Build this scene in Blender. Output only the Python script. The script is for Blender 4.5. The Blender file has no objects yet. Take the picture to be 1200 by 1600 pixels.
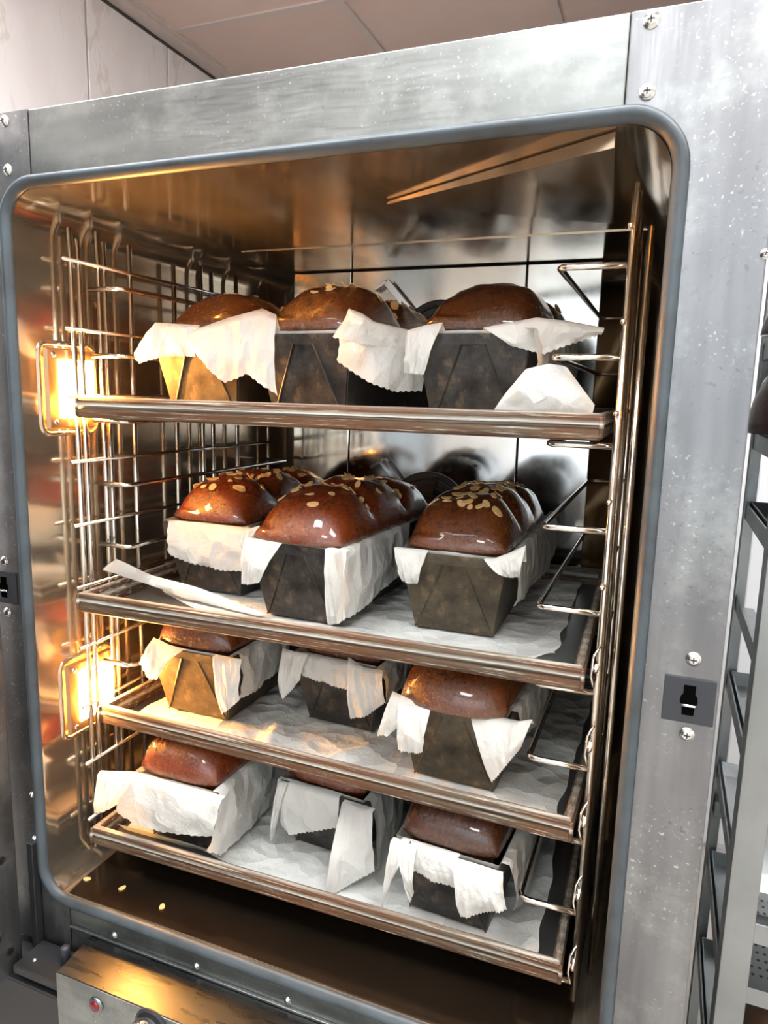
import bpy, bmesh, math, random
from math import sin, cos, pi, radians, sqrt, floor
from mathutils import Vector, Matrix, noise

# ---------------------------------------------------------------- camera, light, exposure
S = bpy.context.scene
COL = S.collection
yaw, pit, rol = -0.3735, -0.1649, 0.0257
_f = Vector((sin(yaw)*cos(pit), cos(yaw)*cos(pit), sin(pit)))
_r = Vector((cos(yaw), -sin(yaw), 0)); _u = _r.cross(_f)
_r2 = cos(rol)*_r + sin(rol)*_u; _u2 = -sin(rol)*_r + cos(rol)*_u
cd = bpy.data.cameras.new('camera'); cam = bpy.data.objects.new('camera', cd); COL.objects.link(cam)
cam.matrix_world = Matrix(((_r2.x, _u2.x, -_f.x, .4894), (_r2.y, _u2.y, -_f.y, -.5995), (_r2.z, _u2.z, -_f.z, 1.1631), (0, 0, 0, 1)))
cd.sensor_fit = 'VERTICAL'; cd.sensor_height = 36; cd.sensor_width = 27; cd.lens = 1107.47/1600*36; cd.clip_start = .01
S.camera = cam
W = bpy.data.worlds.new('world'); S.world = W; W.use_nodes = True
W.node_tree.nodes['Background'].inputs[0].default_value = (.80, .90, 1.0, 1)
W.node_tree.nodes['Background'].inputs[1].default_value = .6
def area(name, loc, rot, sx, sy, power, col):
    l = bpy.data.lights.new(name, 'AREA'); l.shape = 'RECTANGLE'; l.size = sx; l.size_y = sy; l.energy = power; l.color = col
    o = bpy.data.objects.new(name, l); o.location = loc; o.rotation_euler = rot; COL.objects.link(o); return o
# area light added outside an assumed, unseen window behind the camera
area('window_daylight', (.9, -2.72, 1.45), (radians(90), 0, 0), 2.5, 1.4, 15, (.86, .95, 1.0))
S.view_settings.view_transform = 'Standard'; S.view_settings.look = 'None'
S.view_settings.gamma = 1; S.view_settings.use_curve_mapping = False
S.view_settings.exposure = 0.62
S.cycles.max_bounces = 14; S.cycles.glossy_bounces = 8; S.cycles.diffuse_bounces = 5
LAMP_STRENGTH = 480
FILL_STRENGTH = 18

# ---------------------------------------------------------------- helpers
def mesh(name, vs, fs, mat, parent=None, smooth=False, mats=None, mi=None):
    m = bpy.data.meshes.new(name); m.from_pydata([tuple(v) for v in vs], [], fs); m.update()
    if smooth: m.polygons.foreach_set('use_smooth', [True]*len(m.polygons))
    for x in (mats or [mat]): m.materials.append(x)
    if mi: m.polygons.foreach_set('material_index', mi)
    o = bpy.data.objects.new(name, m); COL.objects.link(o)
    if parent: o.parent = parent
    return o
class MB:
    def __init__(s): s.v = []; s.f = []
    def add(s, vs, fs):
        n = len(s.v); s.v += [Vector(v) for v in vs]; s.f += [tuple(i+n for i in f) for f in fs]; return s
    def box(s, x0, x1, y0, y1, z0, z1):
        return s.add([(x0,y0,z0),(x1,y0,z0),(x1,y1,z0),(x0,y1,z0),(x0,y0,z1),(x1,y0,z1),(x1,y1,z1),(x0,y1,z1)],
              [(0,3,2,1),(4,5,6,7),(0,1,5,4),(1,2,6,5),(2,3,7,6),(3,0,4,7)])
    def tube(s, pts, r, n=8, cap=True):
        pts = [Vector(p) for p in pts]; vs = []; fs = []; prev = None
        for i, p in enumerate(pts):
            d = ((pts[min(i+1,len(pts)-1)]-p).normalized() + (p-pts[max(i-1,0)]).normalized())
            d = d.normalized() if d.length > 1e-9 else Vector((0,0,1))
            if prev is None: a = d.orthogonal().normalized()
            else: a = (prev - d*prev.dot(d)).normalized()
            prev = a; b = d.cross(a)
            vs += [p + r*(cos(2*pi*k/n)*a + sin(2*pi*k/n)*b) for k in range(n)]
        for i in range(len(pts)-1):
            for k in range(n):
                fs.append((i*n+k, i*n+(k+1)%n, (i+1)*n+(k+1)%n, (i+1)*n+k))
        if cap: fs += [tuple(range(n-1,-1,-1)), tuple(range((len(pts)-1)*n, len(pts)*n))]
        return s.add(vs, fs)
    def prism(s, poly, y0, y1):          # polygon in x,z extruded along y (front face at y0)
        n = len(poly)
        vs = [(x,y0,z) for x,z in poly]+[(x,y1,z) for x,z in poly]
        return s.add(vs, [tuple(range(n)), tuple(range(2*n-1,n-1,-1))]+[(i,i+n,(i+1)%n+n,(i+1)%n) for i in range(n)])
    def lathe(s, prof, axis='z', c=(0,0,0), n=20):   # prof: (r, h)
        vs = []; fs = []; c = Vector(c)
        for r, h in prof:
            for k in range(n):
                a = 2*pi*k/n
                v = Vector((r*cos(a), r*sin(a), h)) if axis == 'z' else Vector((r*cos(a), -h, r*sin(a))) if axis == 'y' else Vector((h, r*cos(a), r*sin(a)))
                vs.append(c+v)
        for i in range(len(prof)-1):
            for k in range(n): fs.append((i*n+k, i*n+(k+1)%n, (i+1)*n+(k+1)%n, (i+1)*n+k))
        fs.append(tuple(range((len(prof)-1)*n, len(prof)*n))); fs.append(tuple(range(n-1,-1,-1)))
        return s.add(vs, fs)
    def build(s, name, mat, parent=None, smooth=False, bevel=0, origin=None):
        o = mesh(name, [v-Vector(origin) for v in s.v] if origin else s.v, s.f, mat, parent, smooth)
        if origin: o.location = origin
        bm = bmesh.new(); bm.from_mesh(o.data); bmesh.ops.recalc_face_normals(bm, faces=bm.faces); bm.to_mesh(o.data); bm.free()
        if bevel:
            b = o.modifiers.new('bevel', 'BEVEL'); b.width = bevel; b.segments = 2; b.limit_method = 'ANGLE'; b.angle_limit = .6
        return o
def empty(name, loc=(0,0,0), rz=0):
    o = bpy.data.objects.new(name, None); o.location = loc; o.rotation_euler = (0,0,rz); o.empty_display_size = .02; COL.objects.link(o); return o
def tag(o, label, cat, group=None):
    o['label'] = label; o['category'] = cat
    if group: o['group'] = group
    return o
def struct(o, label=None):
    o['kind'] = 'structure'
    if label: o['label'] = label
    return o

# ---------------------------------------------------------------- materials
class NT:
    def __init__(s, name):
        s.m = bpy.data.materials.new(name); s.m.use_nodes = True; s.t = s.m.node_tree
        s.b = s.t.nodes['Principled BSDF']; s.out = s.t.nodes['Material Output']
        s.co = s.t.nodes.new('ShaderNodeTexCoord')
    def n(s, k, **kw):
        x = s.t.nodes.new(k)
        for a, v in kw.items(): setattr(x, a, v)
        return x
    def l(s, a, b): s.t.links.new(a, b)
    def noise(s, scale, stretch=(1,1,1), detail=4, rough=.6, coord='Object', dist=0):
        mp = s.n('ShaderNodeMapping'); mp.inputs['Scale'].default_value = stretch; s.l(s.co.outputs[coord], mp.inputs[0])
        x = s.n('ShaderNodeTexNoise'); x.inputs['Scale'].default_value = scale; x.inputs['Detail'].default_value = detail
        x.inputs['Roughness'].default_value = rough; x.inputs['Distortion'].default_value = dist; s.l(mp.outputs[0], x.inputs['Vector']); return x.outputs['Fac']
    def ramp(s, fac, stops):
        r = s.n('ShaderNodeValToRGB'); e = r.color_ramp.elements
        while len(e) < len(stops): e.new(.5)
        for i, (p, c) in enumerate(stops):
            e[i].position = p; e[i].color = (c,c,c,1) if isinstance(c,(int,float)) else tuple(c)+(1,)
        s.l(fac, r.inputs[0]); return r.outputs[0]
    def mix(s, fac, a, b, mode='MIX'):
        x = s.n('ShaderNodeMix', data_type='RGBA', blend_type=mode)
        for i, v in ((0,fac),(6,a),(7,b)):
            if hasattr(v, 'is_output'): s.l(v, x.inputs[i])
            else: x.inputs[i].default_value = v if isinstance(v,(int,float)) else tuple(v)+(1,)
        return x.outputs[2]
    def set(s, **kw):
        for k, v in kw.items():
            i = s.b.inputs[k.replace('_',' ')]
            if hasattr(v, 'is_output'): s.l(v, i)
            else: i.default_value = v if isinstance(v,(int,float)) else tuple(v)+(1,)
        return s
    def bump(s, h, dist=.001, strength=.5):
        b = s.n('ShaderNodeBump'); b.inputs['Distance'].default_value = dist; b.inputs['Strength'].default_value = strength
        s.l(h, b.inputs['Height']); s.l(b.outputs[0], s.b.inputs['Normal']); return s
def plain(name, col, rough=.5, metal=0, **kw):
    t = NT(name); t.set(Base_Color=col, Roughness=rough, Metallic=metal, **kw); return t.m
def steel(name, c0, c1, r0, r1, stretch, scale=30, spots_sheen=True, bump=.0001, metal=1.0):
    t = NT(name); a = t.noise(scale, stretch, 5); b = t.noise(9, (1,1,1), 3)
    c = t.mix(a, c0, c1); c = t.mix(t.ramp(b, [(.35,0),(.7,.55)]), c, [x*.8 for x in c0])
    r = t.ramp(a, [(.3,r0),(.7,r1)])
    if spots_sheen:
        sp = t.ramp(t.noise(260, (1,1,1), 2), [(.62,0),(.74,1)]); pt = t.ramp(t.noise(11, (1,1,1), 2), [(.45,0),(.62,.5)])
        f = t.mix(1, sp, pt, 'MULTIPLY'); c = t.mix(f, c, (.80,.82,.82)); r = t.mix(f, r, (.55,.55,.55))
        dk = t.ramp(t.noise(190, (1,1,1), 3), [(.60,0),(.70,.7)]); dp = t.ramp(t.noise(7, (1,1,1), 2, .5, 'Object', .5), [(.45,0),(.60,.9)]); c = t.mix(t.mix(1, dk, dp, 'MULTIPLY'), c, (.13,.125,.115))
        sheen_bands = t.ramp(t.noise(6, (3.2,1,.35) if stretch[0] > 1 else (.6,1,3), 3, .6), [(.30,.62),(.70,1.25)]); c = t.mix(1, c, sheen_bands, 'MULTIPLY')  # soft reflection bands of brushed metal put into the colour
        lp = t.ramp(t.noise(14, (1,1,1), 5, .65), [(.50,0),(.66,.30)]); c = t.mix(lp, c, (.46,.48,.46))
    t.set(Base_Color=c, Roughness=r, Metallic=metal); t.bump(a, bump, .3); return t.m
M = {}
M['steel_h'] = steel('brushed_steel_horizontal', (.22,.232,.225), (.29,.30,.29), .34, .48, (.12,1,1.6), 260)
M['steel_v'] = steel('brushed_steel_vertical', (.20,.202,.208), (.26,.262,.268), .34, .48, (1.6,1,.12), 260)
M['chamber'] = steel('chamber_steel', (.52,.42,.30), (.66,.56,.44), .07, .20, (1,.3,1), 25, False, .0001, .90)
M['cover'] = steel('polished_steel', (.62,.62,.60), (.72,.72,.71), .06, .16, (1,1,.4), 14, False, .00005)
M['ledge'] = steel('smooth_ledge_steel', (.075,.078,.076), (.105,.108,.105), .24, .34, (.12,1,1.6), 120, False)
t = NT('grey_rubber'); a = t.noise(18, detail=5); t.set(Base_Color=t.mix(t.ramp(a, [(.45,0),(.65,.8)]), (.046,.060,.070), (.026,.030,.032)), Roughness=.42); M['gasket'] = t.m
M['rod'] = plain('rack_wire', (.72,.68,.62), .16, 1)
M['hearth'] = steel('burnt_chamber_floor', (.075,.050,.032), (.13,.090,.058), .10, .22, (1,1,1), 12, False, .0001, .9)
M['lampframe'] = steel('browned_lamp_frame', (.34,.22,.12), (.46,.32,.19), .28, .42, (1,1,1), 40, False, .0001, .85)
M['screw'] = plain('screw_metal', (.66,.65,.62), .22, 1)
M['slot'] = plain('screw_slot', (.06,.06,.06), .5, .5)
M['black'] = plain('black_metal', (.012,.012,.013), .45)
M['void'] = plain('dark_recess', (.002,.002,.002), .9, 0, Specular_IOR_Level=0.0)
M['dark'] = plain('dark_plastic', (.020,.022,.027), .5)
M['galv'] = steel('galvanised_steel', (.26,.275,.275), (.36,.375,.375), .3, .5, (1,1,.2), 60, False)
M['white'] = plain('white_panel', (.70,.71,.73), .5)
M['plaster'] = plain('painted_plaster', (.78,.77,.74), .7)
M['floor'] = plain('floor_tile', (.50,.47,.43), .4)
M['red'] = plain('red_lens', (.16,.004,.007), .15)
M['chrome'] = plain('chrome', (.8,.8,.8), .12, 1)
M['foil'] = plain('aluminium_foil', (.75,.75,.76), .25, 1)
def emis(name, col, st):
    t = NT(name); t.set(Base_Color=(.8,.8,.8), Emission_Color=col, Emission_Strength=st); return t.m
M['lamp'] = emis('lamp_glass', (1.0,.43,.085), LAMP_STRENGTH)
M['led'] = emis('led_panel', (.95,.98,1.0), FILL_STRENGTH)  # glow of the ceiling lamps added out of view
# marble wall tile
t = NT('marble_tile'); a = t.noise(2.2, (1,1,.6), 6, .6, 'Object', 1.2)
c = t.ramp(a, [(.40,(.78,.71,.69)),(.49,(.82,.76,.74)),(.515,(.70,.63,.58)),(.54,(.83,.77,.75)),(.7,(.85,.80,.79))])
t.set(Base_Color=c, Roughness=.25); M['tile'] = t.m
t = NT('ceiling_board'); a = t.noise(300, detail=2); b = t.noise(5)
t.set(Base_Color=t.mix(b, (.66,.48,.41), (.74,.56,.48)), Roughness=.8); t.bump(a, .001, .5); M['board'] = t.m
M['tbar'] = plain('ceiling_grid_metal', (.62,.51,.45), .5)
# loaf tin : blackened steel with rust
def tinmat(name, ca, cb, rust):
    t = NT(name); a = t.noise(34, detail=6, rough=.7); b = t.noise(60, detail=5)
    c = t.mix(t.ramp(a, [(.35,0),(.65,1)]), ca, cb)
    c = t.mix(t.ramp(b, [(.55,0),(.75,rust)]), c, (.30,.20,.11))
    t.set(Base_Color=c, Roughness=t.ramp(a, [(.3,.32),(.7,.5)]), Metallic=.55); t.bump(b, .0004, .4); return t.m
M['tin_black'] = tinmat('black_tin', (.020,.019,.018), (.070,.064,.058), .45)
M['tin_brown'] = tinmat('brown_tin', (.045,.034,.022), (.105,.085,.055), .5)
# baking tray : stained aluminium
t = NT('tray_metal'); a = t.noise(20, (.22,1,8), 6, .7); b = t.noise(80, (.10,1,7), 5, .75); z = t.noise(5,(1,1,1),4)
sx = t.n('ShaderNodeSeparateXYZ'); t.l(t.co.outputs['Object'], sx.inputs[0])
c = t.mix(t.ramp(a, [(.40,0),(.58,1)]), (.13,.108,.072), (.020,.010,.006)); c = t.mix(t.ramp(z, [(.36,0),(.56,.85)]), c, (.105,.040,.014))
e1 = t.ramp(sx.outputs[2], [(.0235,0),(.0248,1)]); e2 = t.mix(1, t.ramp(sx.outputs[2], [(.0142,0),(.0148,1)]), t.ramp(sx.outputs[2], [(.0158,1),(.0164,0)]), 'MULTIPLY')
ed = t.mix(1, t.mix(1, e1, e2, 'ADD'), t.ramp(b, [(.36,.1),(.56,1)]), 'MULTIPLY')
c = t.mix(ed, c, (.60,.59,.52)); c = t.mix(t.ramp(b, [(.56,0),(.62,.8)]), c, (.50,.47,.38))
t.set(Base_Color=c, Roughness=t.ramp(b, [(.3,.42),(.7,.6)]), Metallic=.15, Specular_IOR_Level=.35); t.bump(b, .0005, .6); M['tray'] = t.m
t = NT('tray_floor_metal'); a = t.noise(10, detail=5)
t.set(Base_Color=t.mix(a, (.13,.135,.135), (.24,.235,.22)), Roughness=.35, Metallic=.8); M['pan'] = t.m
# baking paper
def papermat(name, ca, cb, stain):
    t = NT(name); a = t.noise(30, detail=5, dist=.6); b = t.noise(9, detail=3); g = t.noise(70, (1,1,1), 4, .6, 'Object', 1.5)
    c = t.mix(b, ca, cb); c = t.mix(t.ramp(a, [(.68,0),(.78,stain)]), c, (.42,.25,.09))
    v = t.n('ShaderNodeTexVoronoi'); v.inputs['Scale'].default_value = 34; v.inputs['Randomness'].default_value = 1
    wv = t.n('ShaderNodeMapping'); t.l(t.co.outputs['Object'], wv.inputs[0]); wv.inputs['Scale'].default_value = (1,1,.7)
    ds = t.n('ShaderNodeVectorMath', operation='MULTIPLY_ADD'); nz = t.n('ShaderNodeTexNoise'); nz.inputs['Scale'].default_value = 20; t.l(t.co.outputs['Object'], nz.inputs['Vector'])
    t.l(nz.outputs['Color'], ds.inputs[0]); ds.inputs[1].default_value = (.035,.035,.035); t.l(wv.outputs[0], ds.inputs[2]); t.l(ds.outputs[0], v.inputs['Vector'])
    m1 = t.n('ShaderNodeMath', operation='MULTIPLY_ADD'); t.l(g, m1.inputs[0]); m1.inputs[1].default_value = .25; t.l(v.outputs['Distance'], m1.inputs[2])
    t.set(Base_Color=c, Roughness=.5); t.bump(m1.outputs[0], .014, .5)
    tr = t.n('ShaderNodeBsdfTranslucent'); t.l(c, tr.inputs[0]); mx = t.n('ShaderNodeMixShader'); mx.inputs[0].default_value = .30
    t.l(t.b.outputs[0], mx.inputs[1]); t.l(tr.outputs[0], mx.inputs[2]); t.l(mx.outputs[0], t.out.inputs[0]); return t.m
M['paper'] = papermat('white_baking_paper', (.80,.79,.75), (.72,.71,.66), .25)
M['sheet'] = papermat('tray_baking_paper', (.82,.83,.80), (.74,.75,.71), .45)
# crust
def crust(name, top, mid, side):
    t = NT(name); g = t.noise(9, detail=4); f = t.noise(260, (1,.5,1), 5, .75, 'Object', .4); p = t.noise(48, detail=4, rough=.6, dist=1.0)
    tc = t.n('ShaderNodeSeparateXYZ'); t.l(t.co.outputs['Object'], tc.inputs[0])
    w = t.n('ShaderNodeMath', operation='MULTIPLY_ADD'); t.l(p, w.inputs[0]); w.inputs[1].default_value = .05; t.l(tc.outputs[2], w.inputs[2])
    c = t.mix(t.ramp(g, [(.35,0),(.65,1)]), top, mid); c = t.mix(t.ramp(f, [(.45,0),(.72,.55)]), c, [x*1.7 for x in mid]); c = t.mix(t.ramp(f, [(.28,.8),(.44,0)]), c, [x*.35 for x in top])
    c = t.mix(t.ramp(p, [(.58,0),(.70,.5)]), c, [x*.45 for x in top])
    lo = t.ramp(w.outputs[0], [(.116,1),(.126,0)])
    c = t.mix(lo, c, side)
    r = t.mix(lo, t.ramp(f, [(.3,.13),(.7,.30)]), (.5,.5,.5))
    m1 = t.n('ShaderNodeMath', operation='MULTIPLY_ADD'); t.l(p, m1.inputs[0]); m1.inputs[1].default_value = 1.1; t.l(f, m1.inputs[2])
    t.set(Base_Color=c, Roughness=r, Coat_Weight=.8, Coat_Roughness=.07); t.bump(m1.outputs[0], .0016, .6); return t.m
M['crust_a'] = crust('red_brown_crust', (.075,.012,.003), (.165,.032,.006), (.12,.045,.020))
M['crust_b'] = crust('chestnut_crust', (.060,.013,.003), (.130,.036,.008), (.13,.052,.024))
M['crust_c'] = crust('dark_crust', (.032,.009,.003), (.078,.021,.006), (.09,.036,.018))
t = NT('almond'); a = t.noise(40); t.set(Base_Color=t.mix(a, (.55,.32,.12), (.72,.50,.24)), Roughness=.5); M['almond'] = t.m

# ---------------------------------------------------------------- room
RX0, RX1, RY0, RY1, RZ = -1.15, 2.4, -2.6, 3.3, 2.3
struct(MB().box(RX0-.1, RX1+.1, RY0-.1, RY1+.1, -.1, 0).build('floor', M['floor']))
wl = struct(MB().box(RX0-.12, RX0-.012, RY0, RY1, 0, RZ).build('wall_left', plain('tile_grout', (.16,.13,.11), .8)), 'wall clad in veined marble tiles')
tm = MB().box(0, .012, .004, .356, .003, .597).build('tile', M['tile'], wl, bevel=.001)
tm.location = (RX0-.012, 1.151, 1.68)
for j in range(-10, 6):
    for i in range(3):
        if (j, i) == (0, 0): continue
        c = tm.copy(); COL.objects.link(c); c.location = (RX0-.012, 1.151+.36*j, 1.68-.6*i)
# ceiling: metal grid with painted boards
cl = struct(MB().box(RX0-.1, RX1+.1, RY0-.1, RY1+.1, RZ+.03, RZ+.1).build('ceiling', M['plaster']), 'suspended ceiling of dull pinkish boards in a metal grid')
cb = MB().box(.012, .578, .012, .578, 0, .012).build('ceiling_panel', M['board'], cl, bevel=.002)
cb.location = (-1.10, .89, RZ+.004)
FILL_CELLS = {(0, -2), (2, -2), (4, -2), (1, -3), (3, -3), (2, -5)}  # ceiling lamps added out of view to brighten the room and oven
fill_xy = []
first = True
for i in range(0, 6):
    for j in range(-6, 5):
        x, y = -1.10+.59*i, .89+.59*j
        if (i, j) in FILL_CELLS: fill_xy.append((x, y)); continue
        if first: cb.location = (x, y, RZ+.004); first = False; continue
        c = cb.copy(); COL.objects.link(c); c.location = (x, y, RZ+.004)
for i in range(0, 7):
    x = -1.10+.59*i; MB().box(x-.013, x+.013, RY0, RY1, RZ-.002, RZ+.006).build('grid_bar', M['tbar'], cl)
for j in range(-6, 6):
    y = .89+.59*j; MB().box(RX0, RX1, y-.013, y+.013, RZ-.001, RZ+.005).build('grid_bar', M['tbar'], cl)
MB().box(RX0, RX0+.045, RY0, RY1, RZ-.012, RZ+.006).build('edge_trim', M['tbar'], cl)
for k, (x, y) in enumerate(fill_xy):
    e = empty('ceiling_lamp', (x+.295, y+.295, RZ-.012))
    tag(e, 'flat square white lamp set into the ceiling grid behind the photographer', 'lamp', 'square ceiling lamps')
    MB().box(-.27,.27,-.27,.27,.004,.012).build('diffuser', M['led'], e)
    f = MB()
    for a, b, c, d in ((-.285,.285,-.285,-.27),(-.285,.285,.27,.285),(-.285,-.27,-.27,.27),(.27,.285,-.27,.27)): f.box(a,b,c,d,0,.016)
    f.build('frame', M['white'], e)
# rear wall with ribbed white panelling, right wall, and the wall behind the camera with an assumed, unseen window
wb = struct(MB().box(RX0-.1, RX1+.1, RY1+.02, RY1+.12, 0, RZ+.03).build('wall_back', M['white']), 'plain white far wall')
wp = struct(MB().box(.575, RX1, 1.32, 1.40, 0, RZ-.002).build('wall_partition', M['white']), 'white ribbed partition behind the trolley')
for i in range(14):
    x = .58+.125*i
    MB().prism([(x,0.02),(x+.112,0.02),(x+.112,RZ-.02),(x,RZ-.02)], 1.300+.006*(i%2), 1.3199).build('panel', M['white'], wp, bevel=.004)
struct(MB().box(RX1, RX1+.1, RY0, RY1, 0, RZ+.03).build('wall_right', M['plaster']))
wf = MB()
for b in ((RX0-.1,-.4,0,RZ+.03),(2.2,RX1+.1,0,RZ+.03),(-.4,2.2,0,.7),(-.4,2.2,2.15,RZ+.03)): wf.box(b[0],b[1],RY0-.1,RY0,b[2],b[3])
struct(wf.build('wall_front', M['plaster']))
w1 = struct(empty('window_1', (.9, RY0-.05, .7)))  # window assumed out of view, added as the opening for the area light
wm = MB()
for a, b, c, d in ((-1.3,1.3,0,.05),(-1.3,1.3,1.40,1.45),(-1.3,-1.25,.05,1.4),(1.25,1.3,.05,1.4),(-.03,.03,.05,1.4)): wm.box(a,b,-.03,.03,c,d)
wm.build('window_frame', M['white'], w1)

# ---------------------------------------------------------------- oven
XL, XR, ZBo, ZT, XF, ZF = -.2004, .4888, .522, 1.3803, .5468, 1.4453
XFL = -.2585
def rrect(x0, x1, z0, z1, r, n=8):
    out = []
    for cx, cz, a0 in ((x1-r, z1-r, 0), (x0+r, z1-r, 90), (x0+r, z0+r, 180), (x1-r, z0+r, 270)):
        for k in range(n+1):
            a = radians(a0+90*k/n); out.append((cx+r*cos(a), cz+r*sin(a)))
    return out
oven = tag(empty('oven', (.144, .4, 0)), 'open stainless steel convection oven with grey door seal, filled with loaves', 'oven')
def OP(o): o.parent = oven; o.matrix_parent_inverse = Matrix.Translation((-.144, -.4, 0)); return o
R = .047
def arc(cx, cz, a0, a1, n=8): return [(cx+R*cos(radians(a0+(a1-a0)*k/n)), cz+R*sin(radians(a0+(a1-a0)*k/n))) for k in range(n+1)]
# front frame pieces
xs0, xs1 = XL+R-.001, XR-R-.002
ZS = .493
OP(MB().prism([(xs0,ZF),(xs0,ZT),(xs1,ZT),(xs1,ZF)], 0, .03).build('top_rail', M['steel_h'], bevel=.0012))
OP(MB().prism([(xs1+.0003,ZF)]+[(xs1+.0003,ZT)]+arc(XR-R,ZT-R,90,0)+arc(XR-R,ZBo+R,0,-90)+[(xs1+.0003,ZBo),(xs1+.0003,.455),(XF,.455),(XF,ZF)], -.0008, .03).build('stile', M['steel_v'], bevel=.0012))
OP(MB().prism([(xs0-.0003,ZF),(XFL,ZF),(XFL,.455),(xs0-.0003,.455),(xs0-.0003,ZBo)]+arc(XL+R,ZBo+R,270,180)+arc(XL+R,ZT-R,180,90)+[(xs0-.0003,ZT)], -.0008, .03).build('stile', M['steel_v'], bevel=.0012))
OP(MB().prism([(xs0,ZBo),(xs0,.30),(xs1,.30),(xs1,ZBo)], .0005, .03).build('sill', M['steel_h'], bevel=.001))
# seal
path = rrect(XL-.001, XR+.001, ZBo-.001, ZT+.001, R, 10)
prof = [(0,0),(0.0005,-.003),(.0025,-.0055),(.006,-.006),(.0085,-.0045),(.0105,-.0025),(.0118,-.001),(.0125,.001),(.0127,.004)]
cxm, czm = (XL+XR)/2, (ZBo+ZT)/2
vs = []; fs = []; np_ = len(path)
for i, (x, z) in enumerate(path):
    # inward normal
    a = path[(i+1)%np_]; b = path[i-1]; tx, tz = a[0]-b[0], a[1]-b[1]; l = sqrt(tx*tx+tz*tz) or 1
    nx, nz = -tz/l, tx/l
    vs += [(x+nx*o, y, z+nz*o) for o, y in prof]
k = len(prof)
for i in range(np_):
    j = (i+1) % np_
    for q in range(k-1): fs.append((i*k+q, j*k+q, j*k+q+1, i*k+q+1))
OP(mesh('door_seal', vs, fs, M['gasket'], None, True))
# cooking chamber: rounded box, open in front
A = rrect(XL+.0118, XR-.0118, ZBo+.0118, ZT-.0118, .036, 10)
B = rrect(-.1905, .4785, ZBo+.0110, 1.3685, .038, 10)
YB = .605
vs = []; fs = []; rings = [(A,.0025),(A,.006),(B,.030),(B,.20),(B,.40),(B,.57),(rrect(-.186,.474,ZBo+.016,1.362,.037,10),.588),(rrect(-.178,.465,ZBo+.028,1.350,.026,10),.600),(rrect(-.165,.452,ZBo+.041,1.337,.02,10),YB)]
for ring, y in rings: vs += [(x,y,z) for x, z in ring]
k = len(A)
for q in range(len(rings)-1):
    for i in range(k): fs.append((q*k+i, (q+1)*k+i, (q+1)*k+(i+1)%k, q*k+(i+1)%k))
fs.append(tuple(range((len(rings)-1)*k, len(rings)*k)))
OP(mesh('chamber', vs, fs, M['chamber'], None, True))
XC0_ = -.121
OP(MB().box(-.165,.453,.0045,.570,.5337,.5346).build('chamber_floor', M['hearth'], bevel=.0004))
# outer casing
cs = MB(); cs.box(XFL,XFL+.012,.03,.86,.30,ZF-.002); cs.box(XF-.012,XF,.03,.86,.30,ZF-.002); cs.box(XFL+.012,XF-.012,.03,.86,ZF-.014,ZF-.002); cs.box(XFL+.012,XF-.012,.848,.86,.30,ZF-.014); cs.box(XFL+.012,XF-.012,.03,.848,.30,.312)
OP(cs.build('casing', M['steel_h']))
OP(MB().box(XFL-.10,XF-.005,-.050,.84,.02,.299).build('plinth', M['black'], bevel=.003))
OP(MB().box(XFL-.10,XC0_,-.052,.028,.2995,.444).build('stand_top', M['black'], bevel=.002))
# back cover in three polished panels with a sloping top flange
for x0, x1 in ((-.136,-.0265),(-.0245,.2695),(.2715,.3825)):
    OP(MB().box(x0,x1,.537,.548,.56,1.3655).build('cover_panel', M['cover'], bevel=.0012))
for x in (-.0255, .2705):
    OP(MB().box(x-.004,x+.004,.5485,.555,.56,1.36).build('cover_strip', M['black']))
# raised ceiling plate in front of the cover, triangular air deflectors hanging from the ceiling
OP(MB().add([(v[0],v[1],z) for z in (1.3684,1.3672) for v in ((-.125,.355),(-.150,.372),(-.165,.41),(-.165,.536),(.452,.536),(.452,.355))], [tuple(range(6)),tuple(range(11,5,-1))]+[(i,(i+1)%6,(i+1)%6+6,i+6) for i in range(6)]).build('ceiling_plate', M['chamber']))
OP(MB().add([(.190,.150,1.3672),(.434,.010,1.3672),(.416,.262,1.3672),(.190,.150,1.3645),(.434,.010,1.3555),(.416,.262,1.3555)], [(0,1,2),(5,4,3),(0,3,4,1),(1,4,5,2),(2,5,3,0)]).build('air_deflector', M['chamber']))
for cx, cz in ((.125,.964),(.135,1.244)):
    d = OP(MB().lathe([(.072,.0),(.072,.004),(.070,.005)], 'y', (cx,.5375,cz), 40).build('fan_grille', M['black']))
    for r in (.062,.048,.034,.020):
        pts = [(cx+r*cos(a), .5305, cz+r*sin(a)) for a in [2*pi*q/40 for q in range(41)]]
        MB().tube(pts, .0024, 6, False).build('grille_ring', M['slot'], d, True).matrix_parent_inverse = Matrix.Identity(4)
    for q in range(6):
        a = 2*pi*q/6+.3
        MB().tube([(cx+.018*cos(a),.530,cz+.018*sin(a)),(cx+.066*cos(a),.530,cz+.066*sin(a))], .0028, 6).build('grille_spoke', M['slot'], d)
def bar(p, q, w, th, name, mat):
    p, q = Vector(p), Vector(q); d = (q-p).normalized(); n = d.cross(Vector((0,1,0))).normalized()*w/2; e = Vector((0,th,0))
    vs = [p-n,p+n,q+n,q-n]; vs += [v+e for v in vs]
    return OP(MB().add(vs, [(0,1,2,3),(7,6,5,4),(0,4,5,1),(1,5,6,2),(2,6,7,3),(3,7,4,0)]).build(name, mat, bevel=.0008))
for zc in (1.05, 1.345):
    bar((.043,.522,zc),(.092,.522,zc-.054), .012, .004, 'cover_bracket', M['chrome'])
    bar((.043,.523,zc+.001),(.022,.523,zc-.012), .006, .012, 'cover_bracket', M['chrome'])
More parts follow.
